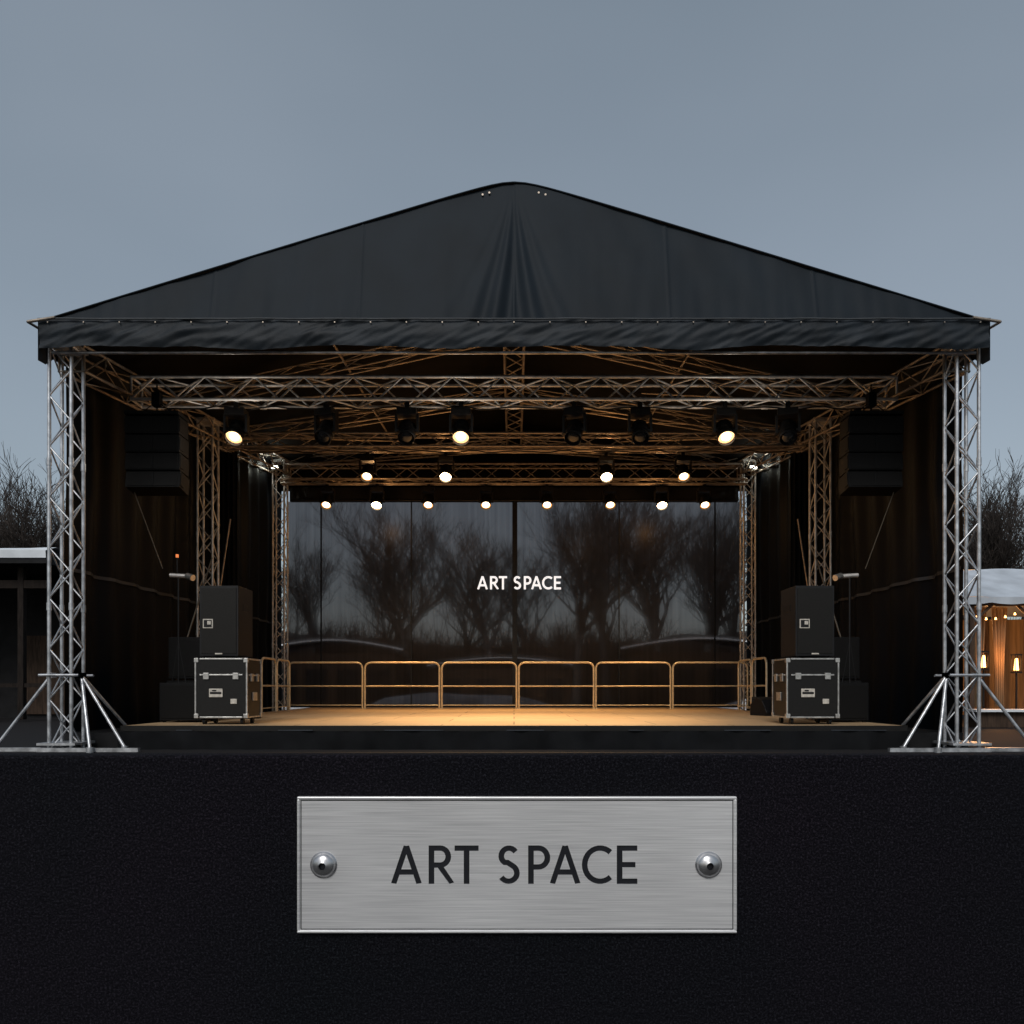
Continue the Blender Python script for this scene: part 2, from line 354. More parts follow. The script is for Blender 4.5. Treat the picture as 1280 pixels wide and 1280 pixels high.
for i,sx in enumerate((-.4665,.4625)):
    sc=MB(); R=.029; n=28
    prof=[(R*1.12,0),(R*1.12,-.002),(R,-.0025)]+[(R*math.cos(t*math.pi/16),-.0025-.016*math.sin(t*math.pi/16)) for t in range(1,7)]
    prof+=[(.0085,-.0185)]
    vs=[];
    for r_,y_ in prof:
        for k in range(n): vs.append((sx+r_*math.cos(2*math.pi*k/n),-.011+y_,r_*math.sin(2*math.pi*k/n)))
    fs=[];
    for j in range(len(prof)-1):
        for k in range(n): fs.append((j*n+k,j*n+(k+1)%n,(j+1)*n+(k+1)%n,(j+1)*n+k))
    sc.add(vs,fs,0,True)
    vv=[(sx+.0085*math.cos(2*math.pi*k/6),-.0290,.0085*math.sin(2*math.pi*k/6)) for k in range(6)]
    v2=[(sx+.0085*math.cos(2*math.pi*k/6),-.021,.0085*math.sin(2*math.pi*k/6)) for k in range(6)]
    sc.add(vv+v2,[(k,(k+1)%6,6+(k+1)%6,6+k) for k in range(6)],1)
    sc.add(v2,[tuple(range(6))],1)
    sc.obj('screw',[M_scr,M_ink],pq)

# ------------------------------------------------------------ truss towers
TX=5.95
def eave(y): return 5.38+(y-10.4)/9.5*1.2
def tower(y,sx,top,out=False):
    mb=MB(); z0=0.0
    truss(mb,(sx*TX,y,z0+.02),(sx*TX,y,top),.29,up=(0,1,0),bay=.33,rc=.025,rd=.012)
    mb.box((sx*TX,y,z0+.012),(.5,.5,.02))
    mb.box((sx*TX,y,top+.02),(.38,.38,.05))
    for zc in [z0+1.9,z0+3.8]:
        for a_ in(-1,1):
            for b_ in(-1,1): mb.tube((sx*TX+a_*.145,y+b_*.145,zc-.05),(sx*TX+a_*.145,y+b_*.145,zc+.05),.032,8,cap=True)
    if out:
        mb.tube((sx*(TX-.26),y-.18,1.0),(sx*(TX+.26),y-.18,1.0),.02,6); mb.tube((sx*(TX-.26),y+.18,1.0),(sx*(TX+.26),y+.18,1.0),.02,6)
        for ex,ey in ((-.85,-.15),(-.5,-.35),(.85,-.15),(-.55,.9)):
            a=(sx*(TX+(.2 if ex>0 else -.2)),y,1.0)
            b=(sx*(TX+ex),y+ey,.05)
            mb.tube(a,b,.022,8); mb.tube((b[0],b[1],.0),(b[0],b[1],.07),.045,8,cap=True)
            mb.box(a,(.07,.1,.07))
        mb.box((sx*(TX-.45),y-.28,.03),(1.3,.06,.05))
        mb.box((sx*(TX+.55),y-.2,.03),(.7,.06,.05))
        mb.box((sx*TX,y,.1),(.5,.5,.03))
    return mb
for y,out in((10.4,True),(15.2,False),(19.9,False)):
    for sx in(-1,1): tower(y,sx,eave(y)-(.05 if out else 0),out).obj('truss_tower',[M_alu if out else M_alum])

# ------------------------------------------------------------ roof frame
rf=empty('roof_truss_frame')
mb=MB()
for sx in(-1,1): truss(mb,(sx*TX,10.5,eave(10.4)-.12),(sx*TX,20.2,eave(20.2)-.12),.34,bay=.6,rc=.022,rd=.012)
truss(mb,(0,10.9,7.1),(0,20.3,7.15),.36,bay=.5,rc=.022,rd=.014)
for y in(13.6,16.6,20.0):
    for sx in(-1,1):
        truss(mb,(sx*5.9,y,eave(y)+.02),(sx*.15,y,7.05),.24,bay=.7,rc=.019,rd=.009)
        mb.tube((sx*5.8,y,eave(y)),(sx*2.5,min(20.2,y+1.7),6.6),.017,6)
for sx in(-1,1):
    mb.tube((sx*2.95,11,6.34),(sx*2.95,20.3,6.9),.022,6)
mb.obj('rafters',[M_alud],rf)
mb=MB()
mb.tube((-6.0,10.17,5.19),(6.0,10.17,5.19),.02,8)
mb.obj('front_beam',[M_alu],rf)

def ctruss(y,z,hw,w_,mtl,rc=.024,rd=.013,bay=None,cable=False):
    mb=MB()
    truss(mb,(-hw,y,z),(hw,y,z),w_,h=w_,bay=bay,rc=rc,rd=rd)
    for x in (-3.9,-1.95,0,1.95,3.9):   # spigot joints
        for a_ in(-1,1):
            for b_ in(-1,1): mb.tube((x-.05,y+a_*w_/2,z+b_*w_/2),(x+.05,y+a_*w_/2,z+b_*w_/2),rc*1.3,7,cap=True)
    if cable:    # power loom clipped under the truss, sagging between ties
        n=60; pts=[(-hw+.3+(2*hw-.6)*i/n,y+.02,z-w_/2-.035-.05*abs(math.sin(i*.62))-.01*math.sin(i*1.9)) for i in range(n+1)]
        for p,q in zip(pts,pts[1:]): mb.tube(p,q,.013,5,1)
    return mb.obj('lighting_truss',[mtl,M_fix])
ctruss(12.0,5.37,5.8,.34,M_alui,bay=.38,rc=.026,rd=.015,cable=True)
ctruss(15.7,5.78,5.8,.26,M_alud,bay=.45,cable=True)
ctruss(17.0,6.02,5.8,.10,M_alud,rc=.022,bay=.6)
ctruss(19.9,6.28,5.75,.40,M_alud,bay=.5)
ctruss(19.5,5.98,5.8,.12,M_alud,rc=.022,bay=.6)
hb=MB(); hb.box((0,20.45,5.88),(11.7,.12,.36)); hb.tube((-5.8,20.36,5.72),(5.8,20.36,5.72),.025,8); hb.obj('rear_header_beam',[M_fix])

# ------------------------------------------------------------ canopy
cn=empty('stage_canopy')
XE=6.08; ZE=5.53; ZA=7.62
def zroof(x): 
    e=.28; s=(math.sqrt(x*x+e*e)-e)/(math.sqrt(XE*XE+e*e)-e); return ZA-.02-(ZA-.02-ZE)*s
def gab(u,v):
    x=-XE+2*XE*u; zt=zroof(x); z=ZE-.02+(zt-ZE+.02)*v
    t=(z-ZE)/(ZA-ZE); y=10.05+.45*t
    sp=.10+.42*max(0,1-t*1.2); c=math.exp(-(x/sp)**2)*max(0,1-t*1.12)**1.0
    y+=.048*c*math.sin(abs(x)/sp*9.0+2*t)+.014*math.exp(-(x/.05)**2)*(1-t)
    y+=.024*noise.noise(Vector((x*.9,z*.5,1)))+.013*noise.noise(Vector((x*2.6+z*1.2*(1 if x>0 else -1),z*.6,5)))+.012*noise.noise(Vector((x*6,z*.9,9)))*(1-t)**2
    for sxm in (-3.9,-2.0,2.0,3.9): y-=.007*math.exp(-((x-sxm)/.018)**2)
    return (x,y,z)
mb=MB(); mb.grid(gab,700,60); 
mb.obj('front_gable_sheet',[M_canv],cn)
def val(u,v):
    x=-XE+2*XE*u; a=noise.noise(Vector((x*1.1,0,2)))
    zb=5.20+.045*a+.02*math.sin(x*2.1)+.012*noise.noise(Vector((x*5,1,2)))
    z=5.555+(zb-5.555)*v
    y=10.02-.02*math.sin(v*3.14)+.035*v*noise.noise(Vector((x*1.7,v*2,4)))+.03*math.sin(v*6+4*a)*noise.noise(Vector((x*3.0+v*3,v*1.5,8)))+.015*noise.noise(Vector((x*9+v*6,v*2,8)))
    return (x,y,z)
mb=MB(); mb.grid(val,500,18)
for sx in(-1,1):
    def sv(u,v,sx=sx): return (sx*(XE+.02+.12*u+.02*math.sin(u*20)),10.02+u*10.8,5.55-.40*v+(-.12*v if u<.03 else 0)+(u*1.13))
    mb.grid(sv,60,4)
mb.obj('valance',[M_val],cn)
mb=MB()
for i in range(120):
    x0=-XE+2*XE*i/120; x1=-XE+2*XE*(i+1)/120
    f=lambda x:5.545+.006*noise.noise(Vector((x*2,3,3)))
    mb.tube((x0,9.985,f(x0)),(x1,9.985,f(x1)),.012,5)
mb.obj('hem_rope',[mat('hem',(.035,.04,.045),.6,nscale=8,namt=.3)],cn)
mb=MB()
for i in range(27):
    x=-5.95+11.9*i/26
    mb.tube((x,9.99,5.50),(x,9.975,5.50),.009,8,cap=True)
for sx in(-1,1):
    for dx in(.33,.42): 
        mb.tube((sx*dx,10.46,zroof(dx)-.10),(sx*dx,10.44,zroof(dx)-.10),.014,8,cap=True)
    mb.tube((sx*5.85,9.97,5.555),(sx*6.20,9.97,5.50),.020,8,cap=True)
    mb.tube((sx*6.20,9.97,5.5),(sx*6.28,20.8,6.6),.018,6)
mb.obj('canopy_fittings',[M_alud],cn)
def ro(u,v):
    s=-1+2*u; x=s*(XE+.03)*(1-v)+s*6.28*v; z0=zroof(min(XE,abs(s)*(XE+.03)))+.015; zb=7.62-(7.62-6.68)*abs(s)
    return (x,(10.05+.45*(z0-ZE)/(ZA-ZE)-.02)*(1-v)+20.9*v,z0*(1-v)+zb*v)
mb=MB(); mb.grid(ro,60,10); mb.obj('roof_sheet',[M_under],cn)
def rg(u,v):
    x=-6.2+12.4*u; zt=7.60-(7.6-6.66)*abs(x)/6.2; zb=6.05
    return (x,20.75,zb+(zt-zb)*v)
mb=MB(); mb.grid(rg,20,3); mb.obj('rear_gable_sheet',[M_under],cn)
mb=MB()
for i in range(80):
    xa=-XE+2*XE*i/80; xb=-XE+2*XE*(i+1)/80
    P=lambda x:(x,10.03+.45*(zroof(x)-ZE)/(ZA-ZE),zroof(x)+.005)
    mb.tube(P(xa),P(xb),.011,5)
mb.obj('gable_piping',[M_canv],cn)

# side walls
for sx in(-1,1):
    def sw(u,v,sx=sx):
        y=10.75+9.95*u; z=.03+(eave(y)+.12)*v
        return (sx*(6.18+.06*math.sin(y*9.3+.6*math.sin(z))*(.6+.4*noise.noise(Vector((y,0,0))))+.03*noise.noise(Vector((y*2,z*.7,3)))),y,z)
    mb=MB(); mb.grid(sw,300,20)
    def band(u,v,sx=sx):
        y=10.75+9.95*u; z=2.46+.05*v; p=sw(u,.4); return (p[0]-sx*.03,y,z+.02*noise.noise(Vector((y,1,1))))
    mb.grid(band,300,2,mi=1)
    mb.obj('side_wall_curtain',[M_side,M_side2])
for sx in(-1,1):
    mb=MB()
    def lc(u,v,sx=sx): return (sx*(5.66+.5*u),16.0+.04*math.sin(u*30),.35+5.3*v)
    mb.grid(lc,40,8); mb.obj('wing_curtain',[M_skirt])

# ------------------------------------------------------------ deck
dk=empty('stage_deck')
mb=MB(); mb.box((0,15.65,.285),(10.6,10.1,.07)); mb.obj('deck_boards',[M_deck],dk)
mb=MB(); mb.box((0,10.585,.285),(10.62,.03,.075)); mb.box((5.32,15.65,.285),(.03,10.1,.075)); mb.box((-5.32,15.65,.285),(.03,10.1,.075)); mb.obj('deck_edge_trim',[M_case],dk)
def skf(u,v):
    x=-5.35+10.7*u; return (x,10.56+.022*math.sin(x*13+2*noise.noise(Vector((x,0,0))))+.03*v*noise.noise(Vector((x*2,v,0))),.25-.25*v)
mb=MB(); mb.grid(skf,500,4); mb.obj('skirt',[M_skirt],dk)
mb=MB()
for x in(-4.6,-3.1,-1.5,0,1.5,3.0,4.5): mb.box((x+.15,10.553,.262),(.5+.3*math.sin(x*3),.012,.010))
mb.obj('skirt_clips',[M_side2],dk)
for sx in(-1,1):
    mb=MB(); mb.box((sx*5.75,15.6,.12),(.78,9.8,.2)); mb.obj('side_platform',[M_slate])

# ------------------------------------------------------------ railings
def rail_panel(mb,a,b,z0=.32,z1=1.46,r=.024):
    a=Vector(a);b=Vector(b);d=(b-a).normalized();R=.14;a=a+d*.02;b=b-d*.02
    pts=[a+Vector((0,0,z0)),a+Vector((0,0,z1-R))]
    for i in range(1,6):
        t=rad(90*i/5); pts.append(a+d*(R-R*math.cos(t))+Vector((0,0,z1-R+R*math.sin(t))))
    for i in range(0,6):
        t=rad(90*i/5); pts.append(b-d*(R-R*math.sin(t))+Vector((0,0,z1-R+R*math.cos(t))))
    pts.append(b+Vector((0,0,z0)))
    for p,q in zip(pts,pts[1:]): mb.tube(p,q,r,8)
    mb.tube(a+Vector((0,0,.88)),b+Vector((0,0,.88)),r*.8,8)
    mb.tube(a+Vector((0,0,z0+.09)),b+Vector((0,0,z0+.09)),r*.5,8)
    for p in (a,b): mb.box(p+Vector((0,0,z0+.006)),(.10,.10,.010))
for i in range(6):
    mb=MB(); x0=-5.6+i*1.9; rail_panel(mb,(x0,19.3,0),(x0+1.88,19.3+random.uniform(-.03,.03),0)); mb.obj('safety_railing',[M_rail])
for sx in(-1,1):
    for k in range(2):
        mb=MB(); rail_panel(mb,(sx*5.22,17.2+k*1.05-1.05,0),(sx*5.22,18.2+k*1.05-1.05,0)); mb.obj('safety_railing',[M_rail])

# ------------------------------------------------------------ screen at the back
sc=empty('rear_screen')
G=glass_mat()
mb=MB(); mb.poly([(-5.95,20.6,.32),(5.95,20.6,.32),(5.95,20.6,5.74),(-5.95,20.6,5.74)]); mb.obj('tinted_panels',[G],sc)
mb=MB()
for x,wd in((-5.07,.035),(-2.7,.03),(.02,.13),(2.76,.03),(5.28,.035)): mb.box((x,20.56,3.03),(wd,.03,5.4))
mb.box((0,20.56,.36),(11.9,.04,.06)); 
mb.obj('mullions',[M_fix],sc)
mb=MB(); text_mesh(mb,-.96,3.42,.345,20.50,.02,wt=1.05); mb.obj('led_lettering',[M_led],sc)

# ------------------------------------------------------------ stage lights
def fixture(lensmat,lit=None,rl=.118):
    mb=MB()
    mb.box((0,0,-.03),(.07,.06,.1),1); mb.tube((0,0,.02),(0,0,.08),.03,8,1)
    mb.box((0,0,-.13),(.30,.22,.10)); mb.box((0,-.112,-.13),(.14,.006,.05),1)
    for s in(-1,1):
        mb.box((s*.165,0,-.30),(.035,.11,.28)); mb.tube((s*.12,0,-.40),(s*.185,0,-.40),.05,12,cap=True)
    d=Vector((0,-.62,-.78)).normalized(); c=Vector((0,0,-.41))
    mb.tube(c-d*.20,c-d*.13,.07,16,0,r2=.115,cap=True)
    mb.tube(c-d*.13,c+d*.08,.125,16,0,cap=True)
    mb.tube(c+d*.08,c+d*.17,.115,16,0,r2=.135)
    mb.tube(c+d*.17,c+d*.19,.135,16,1,r2=.125)
    for k in range(4): mb.tube(c-d*(.1-.05*k),c-d*(.085-.05*k),.131,16,1,cap=True)
    u=Vector((1,0,0)); w_=d.cross(u); vs=[];fs=[];n=18
    prof=((.124,.13),(rl,.14),(rl*.85,.158),(rl*.6,.172),(rl*.3,.18))
    for j,(rr,hh) in enumerate(prof):
        for k in range(n):
            t=2*math.pi*k/n; vs.append(c+d*hh+(u*math.cos(t)+w_*math.sin(t))*rr)
    o=3 if lit else 2
    mb.add(vs,[(k,(k+1)%n,n+(k+1)%n,n+k) for k in range(n)],o,True)
    for j in range(1,4):
        for k in range(n): fs.append((j*n+k,j*n+(k+1)%n,(j+1)*n+(k+1)%n,(j+1)*n+k))
    fs.append(tuple(range(4*n,5*n))); mb.add(vs,fs,2,True)
    return mb.mesh('stage_light_mesh',[M_fix,M_black,lensmat,M_ring])
FX={'off':fixture(M_lensoff),'w':fixture(M_lens,1,.09),'b':fixture(M_lensw,1,.120),'c':fixture(M_lensc,1,.072)}
def lamp(kind,name,loc,e,col,size=math.radians(70),blend=.8,tgt=None,r=.06,parent=None):
    l=bpy.data.lights.new(name,kind); l.energy=e; l.color=col; l.shadow_soft_size=r
    if kind=='SPOT': l.spot_size=size; l.spot_blend=blend
    o=bpy.data.objects.new(name,l); COL.objects.link(o)
    if tgt is not None: o.rotation_euler=(Vector(tgt)-Vector(loc)).to_track_quat('-Z','Y').to_euler()
    if parent: o.parent=parent; o.location=Vector(loc)-parent.location
    else: o.location=loc
    return o
for X,k in((-4.26,'c'),(-2.88,'off'),(-1.64,'off'),(-.81,'c'),(.93,'off'),(1.93,'off'),(3.23,'c'),(4.2,'off')):
    o=inst(FX[k],'stage_light',(X,12.0,5.18))
    if k=='off': o.rotation_euler=(0,0,random.uniform(-.35,.35))
    if k=='c':
        lamp('SPOT','beam',(X,11.83,4.57),470,(1,.66,.33),rad(62),.9,(X*.38,12.3,.3),.07,o)
        lamp('POINT','truss_fill',(X,11.70,4.50),11,(1,.90,.76),r=.08,parent=o)  # extra point light added to brighten the front truss
for X,k in((-3.18,'w'),(-1.48,'b'),(2.0,'b'),(3.67,'w')):
    o=inst(FX[k],'stage_light',(X,17.0,5.93)); 
    if k=='b': lamp('SPOT','beam',(X,16.83,5.30),950,(1,.62,.27),rad(62),.9,(X*.4,13.2,.3),.07,o); lamp('POINT','truss_fill',(X,16.7,5.25),26,(1,.50,.18),r=.08,parent=o)  # b kind gets an extra point light, added to warm the trusses
    else: lamp('SPOT','beam',(X,16.83,5.30),480,(1,.62,.27),rad(80),.9,(X*.75,19.2,.9),.07,o)
for X,k in((-4.66,'w'),(-3.41,'b'),(-2.13,'w'),(-.70,'w'),(.82,'w'),(2.39,'w'),(3.67,'b'),(4.74,'w')):
    o=inst(FX[k],'stage_light',(X,19.5,5.90))
    if k=='b' or X in(-.70,.82): lamp('SPOT','beam',(X,19.33,5.28),560,(1,.60,.25),rad(75),.9,(X*.5,16.8,.3),.07,o)
    if k=='b': lamp('POINT','truss_fill',(X,19.2,5.2),24,(1,.50,.18),r=.08,parent=o)  # added point light that warms the rear trusses
for sx in(-1,1):
    mb=MB(); mb.box((0,0,0),(.22,.12,.10)); mb.box((0,-.065,0),(.16,.012,.06),1); mb.tube((0,0,.05),(0,.1,.16),.015,6)
    o=mb.obj('work_lamp',[M_fix,M_lensc],None,(sx*5.95,19.5,6.32)); lamp('POINT','glow',(sx*5.95,19.36,6.32),5,(.95,1,.9),r=.05,parent=o)

# ------------------------------------------------------------ line arrays
def line_array(sx):
    e=empty('line_array_speaker',(sx*5.34,11.7,4.92))
    mb=MB(); mb.box((0,0,-.03),(.80,.4,.05)); mb.tube((0,0,0),(0,0,.45),.012,6); mb.box((0,0,.22),(.12,.12,.2)); mb.tube((-.3,0,-.02),(0,0,.2),.008,5); mb.tube((.3,0,-.02),(0,0,.2),.008,5)
    z=-.07;ang=0
    for i in range(4):
        ang=(0,1,4,9)[i]; R=Matrix.Rotation(rad(-ang),3,'X'); h=.27
        c=Vector((0,.01*i,z-h/2))
        mb.box(c,(.80,.34,h-.014),0,R)
        mb.box(c+R@Vector((0,-.172,0)),(.74,.012,h-.05),1,R)
        mb.box(c+R@Vector((0,-.18,0)),(.03,.01,h-.05),0,R)
        for s in(-1,1): mb.box(c+R@Vector((s*.405,-.1,0)),(.012,.12,h-.08),1,R)
        z-=h+.002
    mb.obj('cabinets',[M_arr,M_arrg],e,bevel=.008)
    cb=MB(); cb.tube((sx*.34,0,z),(sx*.05,.3,z-1.1),.007,5)
    cb.obj('pull_back_strap',[M_cable],e)
for sx in(-1,1): line_array(sx)

# ------------------------------------------------------------ loudspeakers, cases
def speaker(loc,w_=.54,h_=1.0,d_=.6,name='loudspeaker'):
    mb=MB(); mb.box((0,0,h_/2+.02),(w_,d_,h_-.02)); mb.box((0,-d_/2-.004,h_/2+.02),(w_-.05,.012,h_-.08),1)
    if name=='loudspeaker':
        mb.box((-w_*.33+.03,-d_/2-.014,h_*.48),(.14,.01,.13),2); mb.box((-w_*.33+.03,-d_/2-.02,h_*.48),(.11,.01,.10),0); mb.box((-w_*.33+.05,-d_/2-.026,h_*.49),(.05,.006,.05),2)
        mb.box((0,-d_/2-.012,h_*.06),(.10,.01,.02),2)
    for s in(-1,1):
        mb.box((s*(w_/2),-.02,h_*.72),(.012,.18,.10),1)
        for q in(-1,1): mb.tube((s*w_*.42,q*d_*.4,0),(s*w_*.42,q*d_*.4,.04),.025,8)
    return mb.obj(name,[M_black,M_blackm,M_white] if name=='loudspeaker' else [M_arr,M_arrg,M_white],None,loc,bevel=.01)
def case(loc,w_=.74,h_=.93,d_=.62,name='flight_case'):
    mb=MB(); b=.09; H=h_-b
    mb.box((0,0,b+H/2),(w_-.02,d_-.02,H-.02))
    e=.022
    for sx in(-1,1):
        for sy in(-1,1):
            mb.box((sx*(w_/2-e/2),sy*(d_/2-e/2),b+H/2),(e,e,H-.08),1)
            for z in(b+.03,b+H-.03): mb.box((sx*(w_/2-.024),sy*(d_/2-.024),z),(.06,.06,.06),1)
            mb.tube((sx*w_*.36-.02,sy*d_*.33,.045),(sx*w_*.36+.02,sy*d_*.33,.045),.045,12,2,cap=True)
        for z in(b+e/2,b+H-e/2,b+H*.72):
            mb.box((sx*(w_/2-e/2+.001),0,z),(e,d_-.14,e),1); mb.box((0,sx*(d_/2-e/2+.001),z),(w_-.14,e,e),1)
        for q in(-1,1):
            mb.box((sx*(w_/2+.002),q*d_*.2,b+H*.68),(.02,.09,.11),1); mb.box((q*w_*.28,sx*(d_/2+.003),b+H*.70),(.08,.02,.09),1)
        mb.box((sx*(w_/2+.002),0,b+H*.36),(.016,.18,.12),1)
    mb.box((-.07,-d_/2-.002,b+H*.42),(.19,.01,.12),3); mb.box((-.07,-d_/2-.009,b+H*.42),(.16,.008,.03),2); mb.box((-.09,-d_/2-.009,b+H*.46),(.06,.008,.02),2)
    mb.box((.18,-d_/2-.002,b+H*.28),(.09,.01,.07),3)
    return mb.obj(name,[M_case,M_steel,M_black,M_white],None,loc,bevel=.004)
case((-4.1,11.25,.32)); speaker((-4.12,11.22,1.25))
case((4.18,11.25,.32)); speaker((4.2,11.22,1.25))
for sx in(-1,1):
    speaker((sx*4.95,11.9,.32),.62,.58,.6,'subwoofer'); 
    speaker((sx*5.15,12.7,.32),.72,.62,.6,'subwoofer'); speaker((sx*5.15,12.7,.95),.66,.68,.6,'subwoofer')
def monitor(loc,rz):
    mb=MB(); w_=.5
    pr=[(-.22,0),(.22,0),(.22,.2),(.05,.34),(-.1,.30),(-.24,.06)]
    vs=[(-w_/2,a,b) for a,b in pr]+[(w_/2,a,b) for a,b in pr]; n=6
    mb.add(vs,[tuple(range(n)),tuple(range(n,2*n))[::-1]]+[(i,n+i,n+(i+1)%n,(i+1)%n) for i in range(n)])
    o=mb.obj('stage_monitor',[M_black],None,loc,bevel=.01); o.rotation_euler=(0,0,rz)
monitor((4.75,14.6,.32),.4); monitor((5.0,15.6,.32),-.3)
case((4.95,14.0,.32),.5,.4,.4,'flight_case'); 
monitor((-4.55,13.2,.32),.2)

for sx in(-1,1):
    mb=MB(); y=12.4
    mb.tube((sx*5.32,y,.32),(sx*5.32,y,2.66),.016,8,2); mb.tube((sx*5.45,y,2.62),(sx*5.12,y,2.60),.035,10,cap=True)
    mb.tube((sx*5.16,y-.05,2.60),(sx*5.04,y-.12,2.56),.05,10,1,cap=True)
    mb.tube((sx*5.32,y,1.6),(sx*5.5,y,.34),.012,6,2); mb.tube((sx*5.32,y,1.6),(sx*5.1,y,.34),.012,6,2)
    mb.obj('lamp_stand',[M_alum,M_steel,M_fix])
    mb=MB(); mb.tube((sx*5.5,14.6,2.6),(sx*5.15,14.2,3.9),.016,6); mb.obj('brace_strut',[M_alud])
    mb=MB(); mb.tube((sx*5.6,13.2,1.4),(sx*5.25,13.6,3.1),.014,6); mb.obj('brace_strut',[M_cable])
mb=MB(); mb.tube((0,0,0),(0,0,.05),.022,12,cap=True); mb.tube((0,0,-.23),(0,0,0),.012,8,1,cap=True); mb.obj('amber_beacon',[M_amber,M_fix],None,(-5.34,12.4,2.90))

# ------------------------------------------------------------ trees
def tree_mesh(seed,H=10,spread=1.0,dense=True,rmin=.009,mt=None):
    rnd=random.Random(seed); mb=MB()
    def grow(p,d,ln,r,lv):
        segs=3 if lv<3 else 2; q=p
        for i in range(segs):
            d=(d+Vector((rnd.uniform(-1,1),rnd.uniform(-1,1),rnd.uniform(-.4,.7)))*(.10+.035*lv)).normalized()
            q2=q+d*ln/segs; r2=r*(.86 if lv<3 else .72)
            mb.tube(q,q2,r,6 if lv<2 else(4 if lv<4 else 3),0,r2=r2)
            if lv>=1 and lv<6 and i<segs-1:
                side(q2,d,ln*.66,r2*.6,lv+1)
                if lv<5 and dense: side(q2,d,ln*.60,r2*.5,lv+1)
            q=q2;r=r2
        if lv<6:
            for k in range(2 if lv else 4): side(q,d,ln*(.78 if lv else .72),r*.76,lv+1)
    def side(p,d,ln,r,lv):
        if lv>6 :return
        u=Vector((rnd.uniform(-1,1),rnd.uniform(-1,1),rnd.uniform(-.3,.6))).normalized()
        a=rnd.uniform(.3,.7)*spread
        nd=(d*math.cos(a)+u*math.sin(a)+Vector((0,0,.14))).normalized()
        grow(p,nd,ln*rnd.uniform(.75,1.1),max(r,rmin),lv)
    grow(Vector((0,0,-.1)),Vector((0,0,1)),H*.25,H*.018,0)
    me=mb.mesh('bare_tree_mesh',[mt or M_bark])
    zs=[v.co.z for v in me.vertices]; f=H/max(zs)
    for v in me.vertices: v.co*=f
    return me
TM=[tree_mesh(11,10),tree_mesh(23,10,1.15),tree_mesh(5,10,.9)]
TB=[tree_mesh(31,10,1.2,False,.009,M_barkb),tree_mesh(47,10,1.35,False,.009,M_barkb),tree_mesh(62,10,1.1,False,.009,M_barkb)]
T=[(-26,41,1.35),(-24.4,42,1.22),(-30,45,1.4),(-25.5,50,1.4),(-34,42,1.2),(25.3,41,1.30),(28,44,1.35),(26,47,1.38),(31,42,1.15),(-28.3,52,1.4),(29.5,53,1.5)]
for i,(x,y,s) in enumerate(T): inst(TM[i%3],'bare_tree',(x,y,0),i*1.7,s)
T=[(-4.3,33,.96),(-5.6,37,1.0),(-9.0,36,.84),(-.9,36,.92),(2.6,33,1.02),(4.4,37,1.12),(6.2,33,1.0),(8.2,34,1.04),(10.8,38,1.0),(-11.5,40,.85),(-2.6,41,.9),(7.4,40,1.15),(1.0,44,1.0),(-7.3,44,1.0),(11.5,44,1.15),(5.6,46,1.2)]  # trees set behind the screen in place of its reflections
for i,(x,y,s) in enumerate(T): inst(TB[i%3],'bare_tree',(x,y,0),i*2.1,s)
mb=MB(); rnd=random.Random(3)
for i in range(4200):
    x=rnd.uniform(-50,50); y=rnd.uniform(38,56); h=rnd.uniform(2.2,4.6)+1.8*noise.noise(Vector((x*.15,y*.1,0)))
    p=Vector((x,y,0)); d=Vector((rnd.uniform(-.25,.25),0,1)); q=p+d*h*.5; mb.tube(p,q,.06,3,0,.035)
    for k in range(5):
        e=q+Vector((rnd.uniform(-.9,.9),rnd.uniform(-.4,.4),rnd.uniform(.15,.6)*h)); mb.tube(q,e,.028,3,0,.009)
        for j in range(2):
            f=q.lerp(e,rnd.uniform(.3,.9)); mb.tube(f,f+Vector((rnd.uniform(-.6,.6),0,rnd.uniform(.1,.7))),.014,3,0,.007)
    for k in range(3):
        f=p+d*h*rnd.uniform(.1,.4); mb.tube(f,f+Vector((rnd.uniform(-1,1),0,rnd.uniform(.3,1.2))),.022,3,0,.01)
mb.obj('distant_thicket',[M_brush])  # brushwood, grown tall and dense to imitate the screen's dark ground reflection

def shed(x,y,w_,h_,d_=3):  # added sheds whose snowy roofs imitate pale reflection streaks on the screen
    mb=MB(); mb.box((0,0,h_/2),(w_,d_,h_))
    def rs(u,v): 
        X=-w_/2-.3+(w_+.6)*u; return (X,-d_/2-.3+(d_+.6)*v,h_+.15+.35*math.sin(math.pi*u)+.03*v)
    mb.grid(rs,20,2,1)
    mb.grid(lambda u,v:(rs(u,0)[0],rs(u,0)[1],rs(u,0)[2]-.06*v),20,1,1)
    for k in range(4): mb.box((-w_/2+(k+.5)*w_/4,-d_/2-.01,h_*.45),(.8,.04,h_*.55),2)
    mb.obj('reflection_shed',[M_wood,M_snow,M_slate],None,(x,y,0))
shed(-6.6,30,4.6,2.1); shed(-.5,36,6,1.7); shed(6.6,29,5.2,2.1)
mb=MB(); mb.grid(lambda u,v:(-14+28*u,24.5+2.2*v,max(0,.34*math.sin(math.pi*v)*(1+1.8*noise.noise(Vector((u*14,v,0)))))-.07),120,10); mb.obj('snow_bank',[M_snowd])

